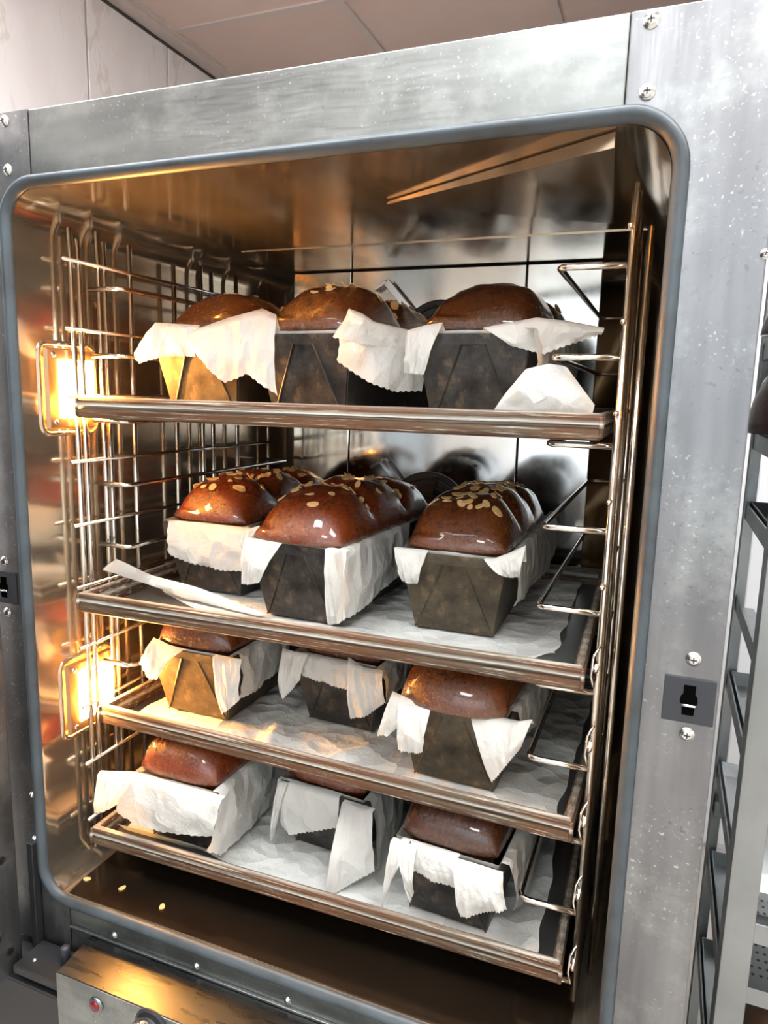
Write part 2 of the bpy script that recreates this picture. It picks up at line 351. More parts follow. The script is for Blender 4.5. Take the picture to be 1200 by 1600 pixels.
def screw(x, y, z, r=.0048, axis='y'):
    s = OP(MB().lathe([(r*1.25,0),(r*1.25,.0008),(r,.0009),(r*.93,.0022),(r*.55,.0032),(.0004,.0035)], axis, (x,y,z), 16).build('screw', M['screw'], None, True))
    if axis == 'y':
        b = MB(); b.box(x-r*.5,x+r*.5,y-.0037,y-.003,z-r*.12,z+r*.12); b.box(x-r*.12,x+r*.12,y-.0037,y-.003,z-r*.5,z+r*.5)
        o = b.build('screw_slot', M['slot'], s); o.matrix_parent_inverse = Matrix.Identity(4)
    return s
for x, z in ((.4545,1.437),(.4555,1.3885),(-.1865,1.437),(-.186,1.3885),(.5255,.959),(.5262,.8945),(-.228,.956),(-.228,.893),(-.085,.503),(.035,.503),(.155,.503),(.275,.503),(.395,.503)):
    screw(x, -.0008 if abs(x-.15) > .29 else .0005, z, .0048 if z > .6 else .0034)
screw(.5475-.002,-.0008,1.27,.003); screw(.339,.537,1.096,.006)
for z in (.66,.60,.545,.50): screw(-.206,-.0008,z,.0032)
# latch plates with key-shaped slot
for s_, xc in ((1,.525),(-1,-.2295)):
    h = .0195
    pl = OP(MB().box(xc-h,xc+h,-.0022,-.0009,.9045,.943).build('latch_plate', M['dark'], bevel=.0006))
    zz = .9045+.019
    ks = MB().prism([(xc-.0045,zz-.012),(xc+.0045,zz-.012),(xc+.0048,zz-.004),(xc+.0068,zz-.001),(xc+.0062,zz+.004),(xc+.0045,zz+.006),(xc+.0045,zz+.0135),(xc-.0045,zz+.0135),(xc-.0045,zz+.006),(xc-.0062,zz+.004),(xc-.0068,zz-.001),(xc-.0048,zz-.004)], -.0026, -.0021).build('key_slot', M['void'], pl)
    MB().tube([(xc-.0052,-.003,zz-.0035),(xc+.0052,-.003,zz-.0035)], .0013, 8).build('latch_pin', M['chrome'], pl, True)
# lamps on the left wall
for z0, z1, y0, y1 in ((1.112,1.207,.035,.112),(.722,.815,.043,.120)):
    x = -.1905
    yc, zc = (y0+y1)/2, (z0+z1)/2
    def yz(y_0,y_1,z_0,z_1,r,xx): return [(xx,a,b) for a,b in rrect(y_0,y_1,z_0,z_1,r,5)]
    outer = yz(y0-.009,y1+.009,z0-.009,z1+.009,.016,x+.0003); o2 = yz(y0-.007,y1+.007,z0-.007,z1+.007,.014,x+.0025); o3 = yz(y0-.004,y1+.004,z0-.004,z1+.004,.011,x+.0025)
    k = len(outer); fs = [(i,(i+1)%k,(i+1)%k+k,i+k) for i in range(k)]+[(i+k,(i+1)%k+k,(i+1)%k+2*k,i+2*k) for i in range(k)]
    lf = OP(mesh('lamp_housing', outer+o2+o3+yz(y0-.003,y1+.003,z0-.003,z1+.003,.010,x+.001), fs+[(i+2*k,(i+1)%k+2*k,(i+1)%k+3*k,i+3*k) for i in range(k)], M['chamber'], None, True))
    # frame with opening
    a0,a1,b0,b1 = y0+.017,y1-.005,z0+.013,z1-.013
    P = [(y0,z0),(y1,z0),(y1,z1),(y0,z1)]; Q = [(a0,b0),(a1,b0),(a1,b1),(a0,b1)]
    vs = [(x+.002,a,b) for a,b in P]+[(x+.0070,a,b) for a,b in [(y0+.002,z0+.002),(y1-.002,z0+.002),(y1-.002,z1-.002),(y0+.002,z1-.002)]]+[(x+.0070,a,b) for a,b in Q]+[(x+.004,a,b) for a,b in Q]
    fs = []
    for r in range(3): fs += [(r*4+i, r*4+(i+1)%4, (r+1)*4+(i+1)%4, (r+1)*4+i) for i in range(4)]
    mesh('lamp_frame', vs, fs, M['lampframe'], lf)
    mesh('lamp_glass', [(x+.0078,a,b) for a,b in Q]+[(x+.0015,a,b) for a,b in Q], [(0,1,2,3),(7,6,5,4)]+[(i,i+4,(i+1)%4+4,(i+1)%4) for i in range(4)], M['lamp'], lf)
    for (a,b) in ((y0+.010,z0+.008),(y0+.010,z1-.008)):
        MB().lathe([(.0034,0),(.0034,.0008),(.0022,.0016),(.0003,.0018)], 'x', (x+.0070,a,b), 12).build('screw', M['screw'], lf, True)
# control ledge below the opening
XC0, XC1, YC = -.120, XF-.01, -.056
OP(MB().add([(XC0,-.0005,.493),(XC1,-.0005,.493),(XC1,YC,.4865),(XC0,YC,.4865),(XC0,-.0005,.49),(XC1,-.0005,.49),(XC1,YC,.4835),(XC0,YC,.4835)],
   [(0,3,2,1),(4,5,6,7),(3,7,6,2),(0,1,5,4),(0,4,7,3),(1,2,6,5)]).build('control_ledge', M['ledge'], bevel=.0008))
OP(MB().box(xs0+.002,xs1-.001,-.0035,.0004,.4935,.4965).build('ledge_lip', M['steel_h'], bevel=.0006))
OP(MB().box(XC0,XC1,YC-.0015,YC,.31,.4862).build('control_panel', M['steel_h'], bevel=.0008))
OP(MB().box(XC0,XC0+.0015,YC,-.001,.31,.4832).build('control_side', M['dark']))
il = OP(MB().lathe([(.0095,0),(.0095,.001),(.0075,.003),(.0066,.003)], 'y', (-.060,YC-.0015,.467), 20).build('indicator_bezel', M['steel_h'], None, True))
MB().lathe([(.0064,0),(.006,.0016),(.003,.0026),(.0003,.003)], 'y', (-.060,YC-.004,.467), 20).build('indicator_lens', M['red'], il, True)
kn = OP(MB().lathe([(.0215,0),(.0215,.002),(.019,.003)], 'y', (.018,YC-.0015,.470), 32).build('knob_skirt', M['dark'], None, False))
MB().lathe([(.0185,0),(.018,.014),(.0165,.018),(.014,.0185),(.0135,.017),(.0003,.017)], 'y', (.018,YC-.0047,.470), 32).build('knob', M['chrome'], kn, True)
# hinge block and door, swung open to the left
hb = OP(MB().box(-.1985,-.122,-.05,-.004,.452,.462).build('hinge_bracket', M['black'], bevel=.001))
MB().lathe([(.006,0),(.006,.022),(.004,.024)], 'z', (-.142,-.022,.462), 14).build('hinge_pin', M['dark'], hb, True)
MB().lathe([(.0032,0),(.003,.002),(.0005,.003)], 'z', (-.180,-.034,.462), 12).build('hinge_bolt', M['screw'], hb, True)
OP(MB().box(-.2085,-.199,-.012,-.0015,.445,.60).build('hinge_strip', M['black'], bevel=.001))  # dark hinge gap between door and stile, built as a black strip
th = radians(-96)
dr = OP(empty('door', (-.2045, -.030, 0), th))
dm = MB()
W0, H0, H1 = .78, .442, 1.43
for a, b, c, d in ((0,.075,H0,H1),(W0-.075,W0,H0,H1),(.075,W0-.075,H0,H0+.075),(.075,W0-.075,H1-.075,H1)): dm.box(a,b,-.045,0,c,d)
dm.build('door_frame', M['steel_v'], dr, bevel=.002)
MB().box(.075,W0-.075,-.036,-.010,H0+.075,H1-.075).build('door_glass', plain('dark_glass', (.02,.018,.016), .08), dr)
gp = MB()
for a, b, c, d in ((.070,.080,H0+.07,H1-.07),(W0-.08,W0-.07,H0+.07,H1-.07),(.080,W0-.08,H0+.07,H0+.08),(.08,W0-.08,H1-.08,H1-.07)): gp.box(a,b,-.001,.003,c,d)
gp.build('glass_bead', M['gasket'], dr)
for (a, c) in ((.018,.60),(.030,.555),(.030,.50),(.016,.475)):
    MB().lathe([(.005,0),(.005,.0006),(.0001,.0007)], 'y', (a,0,c), 14).build('door_hole', M['black'], dr).matrix_parent_inverse = Matrix.Identity(4)

# ---------------------------------------------------------------- wire side racks
LV = [1.309-.079*k for k in range(10)]          # guide heights, top to bottom
def rack(name, label, xg, xv, xi, sgn, ys, yf):
    e = tag(empty(name, (xv, .07, .54)), label, 'oven rack')
    I = Matrix.Translation((-xv, -.07, -.54))
    def P(o): o.parent = e; o.matrix_parent_inverse = I; return o
    for y, zt in ys:
        P(MB().tube([(xv,y,.552),(xv,y,zt)], .0034, 8).build('upright', M['rod'], None, True))
    if sgn > 0:
        for y, zt in ((.112,1.318),(.128,1.312)): P(MB().tube([(xv+.013,y,.552),(xv+.013,y,zt)], .003, 8).build('upright', M['rod'], None, True))
    for z in LV:
        # outer guide wire
        P(MB().tube([(xg,.058,z),(xg,.525,z)], .0025, 8).build('guide_wire', M['rod'], None, True))
        # inner carrying wire, bent round at both ends
        zi = z-.0296; xo = xv
        P(MB().tube([(xo,yf,zi),(xi-sgn*-.008,yf,zi),(xi-sgn*-.0024,yf+.0024,zi),(xi,yf+.008,zi),(xi,.496,zi),(xi-sgn*-.0024,.5016,zi),(xi-sgn*-.008,.504,zi),(xo,.504,zi)], .0031, 8).build('carrying_wire', M['rod'], None, True))
        if sgn > 0 and z < .95: P(MB().tube([(xg+.002,.066,z+.022),(xg-.003,.061,z+.012),(xg-.004,.059,z-.006),(xg-.001,.058,z-.016)], .0014, 6).build('stop_hook', M['rod'], None, True))
    return e
YS = [(.072,1.345),(.084,1.335),(.116,1.350),(.126,1.340),(.172,1.345),(.262,1.335),(.325,1.345),(.352,1.340),(.420,1.345),(.520,1.345)]
rack('wire_rack', 'chrome wire tray rack on the lamp side of the oven', -.1765, -.178, -.130, -1, YS, .100)
rack('wire_rack', 'chrome wire tray rack beside the keyhole latch', .4475, .449, .388, 1, YS[:6]+YS[6:9:2]+YS[9:], .076)

# ---------------------------------------------------------------- trays
TRW, TRD = .600, .420
XT0 = -.1631
RIM = [1.151, .9145, .757, .598]
ANG = [.0085, .028, -.018, .020]
def trayM(k): return Matrix.Translation((XT0+TRW, .06, RIM[k]-.0255)) @ Matrix.Rotation(ANG[k], 4, 'Z') @ Matrix.Translation((-TRW, 0, 0))
TL_ = ['stained metal baking tray on the highest level, seen edge on', 'stained metal baking tray under the almond-topped loaves, bare in one corner',
       'stained metal baking tray second from the bottom', 'stained metal baking tray lowest in the oven']
tp = [(-.0045,.002),(-.0035,.021),(-.001,.0248),(.002,.0256),(.0052,.0246),(.0066,.0215),(.0066,.0152),(.0030,.0140),(.0030,.0126),(.0064,.0112),(.0062,.0025),(.0035,.0005),(0,.0005)]
o_ = .0066
for k in range(4):
    e = tag(empty('baking_tray'), TL_[k], 'baking tray', 'baking trays in the oven'); e.matrix_world = trayM(k)
    # footprint inside rim outer edge
    x0,x1,y0,y1 = o_,TRW-o_,o_,TRD-o_
    MB().box(x0-.003,x1+.003,y0-.003,y1+.003,.0008,.0022).build('pan', M['pan'], e)
    vs = []; fs = []; K = len(tp)
    for cx, cy, sx, sy in ((x0,y0,-1,-1),(x1,y0,1,-1),(x1,y1,1,1),(x0,y1,-1,1)):
        vs += [(cx+sx*a, cy+sy*a, z) for a, z in tp]
    for i in range(4):
        j = (i+1) % 4
        for q in range(K-1): fs.append((i*K+q, j*K+q, j*K+q+1, i*K+q+1))
    b = MB().add(vs, fs).build('rim', M['tray'], e)
    for cx, cy in ((x0,y0),(x1,y0)):
        s_ = -1 if cx < .3 else 1
        MB().tube([(cx+s_*.0052,cy-.0058,.003),(cx+s_*.0058,cy-.0062,.012),(cx+s_*.0052,cy-.0058,.0235)], .0022, 8).build('rim_corner', M['tray'], e, True)
# paper sheets on the trays
def sheet(k, x0, x1, y0, y1, label, fn, nx=64, ny=44, seed=0):
    vs = []; fs = []
    for j in range(ny+1):
        for i in range(nx+1):
            u, v = i/nx, j/ny
            x = x0+(x1-x0)*u; y = y0+(y1-y0)*v
            p = Vector((x*9+seed*7, y*9, seed)); n1 = noise.noise(p); n2 = abs(noise.noise(p*2.3+Vector((3,1,0))))
            x += .004*noise.noise(Vector((y*25, seed, 5)))*(abs(u-.5)*2)**3; y += .004*noise.noise(Vector((x*25, seed, 9)))*(abs(v-.5)*2)**3
            n3 = abs(noise.noise(p*4.7+Vector((1,5,2)))); z = .0034+.0014*n1+.0030*(.5-n2)+.0016*(.5-n3)
            dx, dy, dz = fn(u, v); vs.append((x+dx, y+dy, max(min(z, .0064)+dz, .0028)))
    for j in range(ny):
        for i in range(nx): a = j*(nx+1)+i; fs.append((a,a+1,a+nx+2,a+nx+1))
    o = mesh('tray_paper', vs, fs, M['sheet'], None, True); o.matrix_world = trayM(k)
    return tag(o, label, 'baking paper', 'baking paper sheets on the trays')
def sm(a, b, t): t = max(0, min(1, (t-a)/(b-a))); return t*t*(3-2*t)
def lay2(u, v):       # bare tray corner on the lamp side, rounded corner on the latch side
    x0 = .205-.75*v if v < .22 else .040
    d = (x0-.040)*(1-u)
    c = sm(.80, 1, u)*max(0, 1-v*4)
    return (d, .05*c*c, .004*sm(.93,1,u))
s1 = sheet(0, .05, .580, .022, .40, 'white paper with one corner curled up on the highest tray', lambda u, v: (0,0,0), seed=1)
sheet(2, .03, .580, .022, .40, 'creased white paper on the second tray from the bottom', lambda u, v: (0,0,.010*max(0, 1-abs((u-.38+.25*v)/.035))*max(0,1-v*2.5)+.008*max(0,1-abs((u-.52-.3*v)/.03))*max(0,1-v*2.5)), 110, seed=3)
sheet(3, .022, .572, .020, .40, 'white paper with folded front edge on the lowest tray', lambda u, v: (-.006*sm(.3,.6,v)*sm(.7,1,u),0,.020*max(0, 1-v*22)*sm(.42,.2,u)+.010*sm(.955,1,u)), seed=4)
s2 = sheet(1, .040, .566, .024, .40, 'stained white paper with a folded-up strip under the almond loaves', lay2, seed=2)
# the folded strip is part of that sheet
LO = [(-.158,.082,.935),(-.1341,.1358,.906),(-.0488,.1224,.8985),(.0507,.1076,.8965)]
UP = [(-.144,.092,.9483),(-.1282,.1419,.9165),(-.0533,.1291,.9150),(.0623,.1119,.8990)]
# ---------------------------------------------------------------- tins, liners and loaves
ZBASE = [r-.0225+.0046 for r in RIM]
TW, TH, BW, TLn, BL = .122, .092, .092, .310, .272
SL = (TLn-BL)/2
FLAPS = {
 '1a': [([(-0.088,0.11,1.2404),(-0.0583,0.11,1.2386),(-0.0249,0.11,1.2368)],[(-0.1221,0.11,1.1983),(-0.1136,0.11,1.1922),(-0.0752,0.11,1.2016),(-0.0311,0.11,1.201)]),([(-0.0296,0.104,1.2305),(0.0177,0.104,1.2435),(0.0629,0.104,1.2531),(0.0807,0.104,1.246)],[(-0.0249,0.104,1.2022),(0.0099,0.104,1.1713),(0.0443,0.104,1.1819),(0.0816,0.104,1.1585)])],
 '1b': [([(0.1739,0.0908,1.2495),(0.1847,0.1028,1.2455),(0.1938,0.1128,1.238),(0.2222,0.1444,1.232)],[(0.1618,0.0773,1.2194),(0.1743,0.0913,1.2166),(0.1993,0.119,1.212),(0.2196,0.1415,1.2074)]),([(0.1655,0.0875,1.2326),(0.1897,0.1144,1.2269),(0.2208,0.1489,1.2263),(0.2316,0.1609,1.2224)],[(0.163,0.0847,1.1966),(0.1906,0.1154,1.1734),(0.2089,0.1357,1.1659),(0.2325,0.1619,1.1675)])],
 '1c': [([(0.2323,0.1103,1.2289),(0.2519,0.1097,1.2337),(0.2704,0.109,1.236)],[(0.2301,0.1104,1.1859),(0.2417,0.11,1.1847),(0.2523,0.1096,1.1842)]),([(0.3148,0.0991,1.2296),(0.3638,0.1113,1.2399),(0.3945,0.1189,1.2367),(0.4262,0.1268,1.2311)],[(0.3409,0.1056,1.2129),(0.3717,0.1133,1.205),(0.3902,0.1179,1.2126),(0.4243,0.1264,1.2251)]),([(0.3655,0.0901,1.2118),(0.3687,0.1823,1.2263),(0.3742,0.34,1.2436)],[(0.3657,0.0954,1.1726),(0.3693,0.1991,1.1772),(0.3751,0.3645,1.1889)])],
 '2a': [([(-0.106,0.1482,0.9902),(-0.0458,0.1492,0.9905),(0.0118,0.1502,0.9891)],[(-0.1073,0.1481,0.9471),(-0.0713,0.1488,0.9389),(-0.0274,0.1495,0.9343),(0.0039,0.1501,0.937)]),([(0.0082,0.1442,0.9914),(0.0211,0.1444,0.995),(0.0338,0.1446,0.9994)],[(0.0098,0.1442,0.9655),(0.0191,0.1443,0.9689),(0.0301,0.1445,0.9756)])],
 '2b': [([(0.0426,0.0962,0.9784),(0.0673,0.0953,0.9751),(0.0931,0.0944,0.9751)],[(0.0386,0.0963,0.9377),(0.0512,0.0959,0.9386),(0.0636,0.0954,0.9425)]),([(0.1495,0.0924,0.973),(0.1607,0.092,0.9736),(0.1757,0.0915,0.9761)],[(0.1537,0.0923,0.9046),(0.1633,0.0919,0.9076),(0.176,0.0915,0.9163)]),([(0.1704,0.0733,0.9781),(0.1724,0.1323,0.9729),(0.1754,0.2162,0.9687),(0.178,0.2927,0.9717)],[(0.1706,0.0799,0.9116),(0.1721,0.1215,0.9115),(0.1739,0.1746,0.9144),(0.1767,0.2551,0.9283)])],
 '2c': [([(0.2163,0.1318,0.9927),(0.2346,0.1322,0.9909),(0.2555,0.1325,0.9916)],[(0.2266,0.132,0.9553),(0.2358,0.1322,0.9534),(0.2448,0.1323,0.9545)]),([(0.3209,0.1257,0.9894),(0.3436,0.1261,1.0002),(0.3644,0.1264,1.0119)],[(0.3408,0.126,0.9763),(0.349,0.1262,0.9759),(0.3597,0.1264,0.9771)]),([(0.3491,0.1535,0.9981),(0.3467,0.2899,0.9922),(0.3432,0.4921,0.99)],[(0.3492,0.1491,0.9374),(0.3466,0.2958,0.9222),(0.3431,0.4973,0.9187)])],
 '3a': [([(-0.1003,0.105,0.8471),(-0.0783,0.105,0.8419),(-0.0548,0.105,0.8372)],[(-0.1242,0.105,0.8084),(-0.1084,0.105,0.79),(-0.0961,0.105,0.7905),(-0.0811,0.105,0.8157)]),([(-0.012,0.107,0.835),(0.0096,0.107,0.8353),(0.0308,0.107,0.8388)],[(0.0001,0.107,0.761),(0.0116,0.107,0.7701),(0.0267,0.107,0.7848)]),([(0.013,0.1287,0.8265),(0.013,0.1839,0.8214),(0.013,0.2646,0.8096)],[(0.013,0.1279,0.7737),(0.013,0.1756,0.7722),(0.013,0.2317,0.7769)])],
 '3b': [([(0.0591,0.1577,0.8411),(0.0762,0.1568,0.8391),(0.0967,0.1557,0.8394)],[(0.0534,0.158,0.7813),(0.0602,0.1576,0.7722),(0.0858,0.1563,0.8034)]),([(0.0818,0.1635,0.8309),(0.1171,0.1616,0.8323),(0.1512,0.1599,0.837)],[(0.0838,0.1634,0.8072),(0.1175,0.1616,0.8019),(0.1519,0.1598,0.8005)]),([(0.1534,0.1507,0.8472),(0.1762,0.1495,0.8368),(0.1999,0.1483,0.8389)],[(0.1568,0.1506,0.7666),(0.1811,0.1493,0.777),(0.206,0.148,0.8005)]),([(0.1953,0.1516,0.8361),(0.1978,0.1979,0.828),(0.2007,0.2536,0.8174)],[(0.1961,0.1656,0.788),(0.1975,0.1927,0.7873),(0.1994,0.2296,0.7905)])],
 '3c': [([(0.2377,0.0832,0.8451),(0.2572,0.0825,0.8402),(0.2811,0.0817,0.8277)],[(0.2208,0.0838,0.7907),(0.2331,0.0834,0.792),(0.2449,0.083,0.8051),(0.2582,0.0825,0.811)]),([(0.2467,0.0769,0.8215),(0.2633,0.0763,0.8323),(0.283,0.0756,0.8293)],[(0.2479,0.0769,0.7817),(0.2614,0.0764,0.782),(0.276,0.0759,0.7854)]),([(0.3241,0.0842,0.8238),(0.3586,0.083,0.8321),(0.3888,0.082,0.8435)],[(0.3505,0.0833,0.7652),(0.3556,0.0831,0.7723),(0.379,0.0823,0.8107)]),([(0.369,0.1114,0.8165),(0.3727,0.2156,0.7979),(0.377,0.3398,0.7781)],[(0.3688,0.1057,0.7914),(0.3716,0.1841,0.7825),(0.3745,0.2696,0.7756)])],
 '4a': [([(-0.1473,0.0484,0.6523),(-0.1267,0.0559,0.6638),(-0.1015,0.0651,0.6756)],[(-0.1532,0.0463,0.6216),(-0.1421,0.0503,0.6239),(-0.1262,0.0561,0.6336)]),([(-0.1062,0.063,0.6668),(-0.0573,0.063,0.6646),(-0.0101,0.063,0.6676),(0.029,0.063,0.6749)],[(-0.1352,0.063,0.6183),(-0.0892,0.063,0.6069),(-0.0392,0.063,0.6132),(0.0171,0.063,0.6234)]),([(0.017,0.0748,0.6626),(0.017,0.1291,0.6609),(0.017,0.1865,0.6607),(0.017,0.2568,0.6436)],[(0.017,0.0473,0.6144),(0.017,0.0773,0.5898),(0.017,0.1596,0.5863),(0.017,0.2401,0.5915)])],
 '4b': [([(0.0671,0.1312,0.6665),(0.1106,0.1289,0.6635),(0.1559,0.1265,0.6615)],[(0.0711,0.131,0.614),(0.0846,0.1302,0.6037),(0.1202,0.1284,0.6198),(0.1564,0.1265,0.635)]),([(0.0707,0.125,0.6672),(0.0764,0.1247,0.6617),(0.084,0.1243,0.6586)],[(0.0601,0.1255,0.5891),(0.063,0.1254,0.5954),(0.0688,0.1251,0.6098)]),([(0.164,0.1161,0.6746),(0.1831,0.1151,0.6684),(0.2052,0.1139,0.669)],[(0.1649,0.0716,0.5795),(0.1745,0.09,0.5795),(0.2102,0.1136,0.601)]),([(0.1941,0.1334,0.6538),(0.1967,0.183,0.6431),(0.2,0.2472,0.6303)],[(0.1996,0.141,0.5795),(0.2027,0.172,0.5795),(0.1988,0.2237,0.5904)])],
 '4c': [([(0.2445,0.0707,0.6714),(0.2537,0.0707,0.6678),(0.2672,0.0707,0.6685)],[(0.2361,0.0707,0.5863),(0.239,0.0707,0.5969),(0.2473,0.0707,0.6282)]),([(0.2515,0.0698,0.6505),(0.2621,0.0693,0.6571),(0.2752,0.0686,0.6721)],[(0.2705,0.0688,0.6098),(0.2719,0.0687,0.615),(0.2739,0.0686,0.622)]),([(0.2543,0.0757,0.6631),(0.2868,0.074,0.6657),(0.3212,0.0722,0.6677)],[(0.2603,0.0754,0.6431),(0.2892,0.0738,0.6433),(0.3233,0.0721,0.6379)]),([(0.3183,0.0643,0.6735),(0.3443,0.0629,0.6746),(0.3719,0.0615,0.6815)],[(0.328,0.0638,0.6147),(0.3501,0.0626,0.6258),(0.3781,0.0612,0.6418)]),([(0.3743,0.0834,0.6757),(0.3771,0.1366,0.6619),(0.3815,0.2193,0.6417)],[(0.3757,0.1099,0.6021),(0.3806,0.1584,0.5795),(0.383,0.2484,0.5886)])],
}

TINS = {'1a':(-.036,.135,0,0),'1b':(.112,.125,3,0),'1c':(.300,.135,2,0),
'2a':(-.058,.174,-1,1),'2b':(.105,.121,2,1),'2c':(.282,.158,-1,1),
'3a':(-.054,.134,0,2),'3b':(.130,.185,3,2),'3c':(.302,.112,2,2),
'4a':(-.050,.092,0,3),'4b':(.128,.153,3,3),'4c':(.306,.098,3,3)}
BROWN = {'2c','3a','3c','1a'}
POS = {'1':'highest tray','2':'almond-loaf tray','3':'second tray from the bottom','4':'lowest tray'}
SIDE = {'a':'nearest the lamps','b':'in the middle','c':'farthest from the lamps'}
def tin(k):
    x, y, a, t = TINS[k]
    mat = M['tin_brown' if k in BROWN else 'tin_black']
    e = tag(empty('loaf_tin', (x,y,ZBASE[t]), radians(-a)), '%s loaf tin %s on the %s' % ('brownish' if k in BROWN else 'black', SIDE[k[1]], POS[k[0]]), 'loaf tin', 'loaf tins in the oven')
    th = .0012
    def ring(w, l0, l1, z): return [(-w/2,l0,z),(w/2,l0,z),(w/2,l1,z),(-w/2,l1,z)]
    vs = ring(BW,0,BL,0)+ring(TW,-SL,BL+SL,TH)+ring(TW-2*th,-SL+th,BL+SL-th,TH)+ring(BW-2*th,th,BL-th,th)
    fs = [(3,2,1,0)]+[(i,(i+1)%4,(i+1)%4+4,i+4) for i in range(4)]+[(4+i,4+(i+1)%4,8+(i+1)%4,8+i) for i in range(4)]+[(8+i,8+(i+1)%4,12+(i+1)%4,12+i) for i in range(4)]+[(12,13,14,15)]
    MB().add(vs, fs).build('body', mat, e, bevel=.0015)
    # wired rim band
    w, l0, l1 = TW/2+.0012, -SL-.0012, BL+SL+.0012
    rm = MB()
    P0 = [(-w,l0),(w,l0),(w,l1),(-w,l1)]; P1 = [(-w+.001,l0+.001),(w-.001,l0+.001),(w-.001,l1-.001),(-w+.001,l1-.001)]
    vs = [(p[0],p[1],TH+.0008) for p in P0]+[(p[0]*.985,p[1]+.001*(1 if p[1]<.1 else -1),TH-.011) for p in P0]+[(p[0],p[1],TH+.0008) for p in P1]+[(p[0]*.985,p[1]+.001*(1 if p[1]<.1 else -1),TH-.011) for p in P1]
    fs = []
    for i in range(4):
        j = (i+1)%4; fs += [(i+4,j+4,j,i),(i,j,j+8,i+8),(i+12,j+12,j+4,i+4)]
    rm.add(vs, fs).build('rim_band', mat, e, bevel=.0006)
    # folded corners on both end faces
    for yb, yt, s in ((0,-SL,-1),(BL,BL+SL,1)):
        for sx, fr in ((-1,.41),(1,.38)):
            zt = TH-.010; q = zt/TH; wt = BW/2+(TW/2-BW/2)*q; yy = yb+(yt-yb)*q
            tri = [Vector((sx*BW/2*.985,yb,.001)), Vector((sx*wt*.985,yy,zt)), Vector((sx*(wt-2*wt*fr),yy,zt))]
            n = Vector((0,s*.0026,0)); vs = [v+n for v in tri]+tri
            MB().add(vs, [(0,1,2),(5,4,3),(0,3,4,1),(1,4,5,2),(2,5,3,0)]).build('corner_fold', mat, e)
            MB().tube([tri[0]+n*1.1, tri[2]+n*1.1], .0010, 6).build('fold_seam', mat, e)
    return e
def resample(pl, n):
    pl = [Vector(p) for p in pl]; d = [0]
    for a, b in zip(pl, pl[1:]): d.append(d[-1]+(b-a).length)
    out = []
    for i in range(n):
        t = d[-1]*i/(n-1); j = 0
        while j < len(d)-2 and d[j+1] < t: j += 1
        f = (t-d[j])/max(d[j+1]-d[j], 1e-9); out.append(pl[j].lerp(pl[j+1], f))
    return out
def add_strip(sh_, k, LO, UP, bow):
    iv = trayM(k).inverted(); N = 26; lo, up = resample(LO, N), resample(UP, N); vs = []; fs = []
    for r in range(5):
        f = r/4
        for i in range(N):
            p = lo[i].lerp(up[i], f)+Vector((0, -bow*sin(pi*f), 0))+Vector((0,1,0))*.0018*noise.noise(Vector((i*.35, f*2, 3)))
            vs.append(tuple(iv @ p))
    for r in range(4):
        for i in range(N-1): q = r*N+i; fs.append((q,q+1,q+N+1,q+N))
    me = sh_.data; bm = bmesh.new(); bm.from_mesh(me); bv = [bm.verts.new(v) for v in vs]
    for f in fs: bm.faces.new([bv[q] for q in f]).smooth = True
    bm.to_mesh(me); bm.free()
add_strip(s2, 1, LO, UP, .003)
add_strip(s1, 0, [(.322,.098,1.1335),(.36,.094,1.1335),(.40,.092,1.1335),(.423,.096,1.1335)], [(.345,.088,1.170),(.362,.084,1.190),(.382,.088,1.195),(.398,.088,1.193),(.426,.092,1.158)], .008)
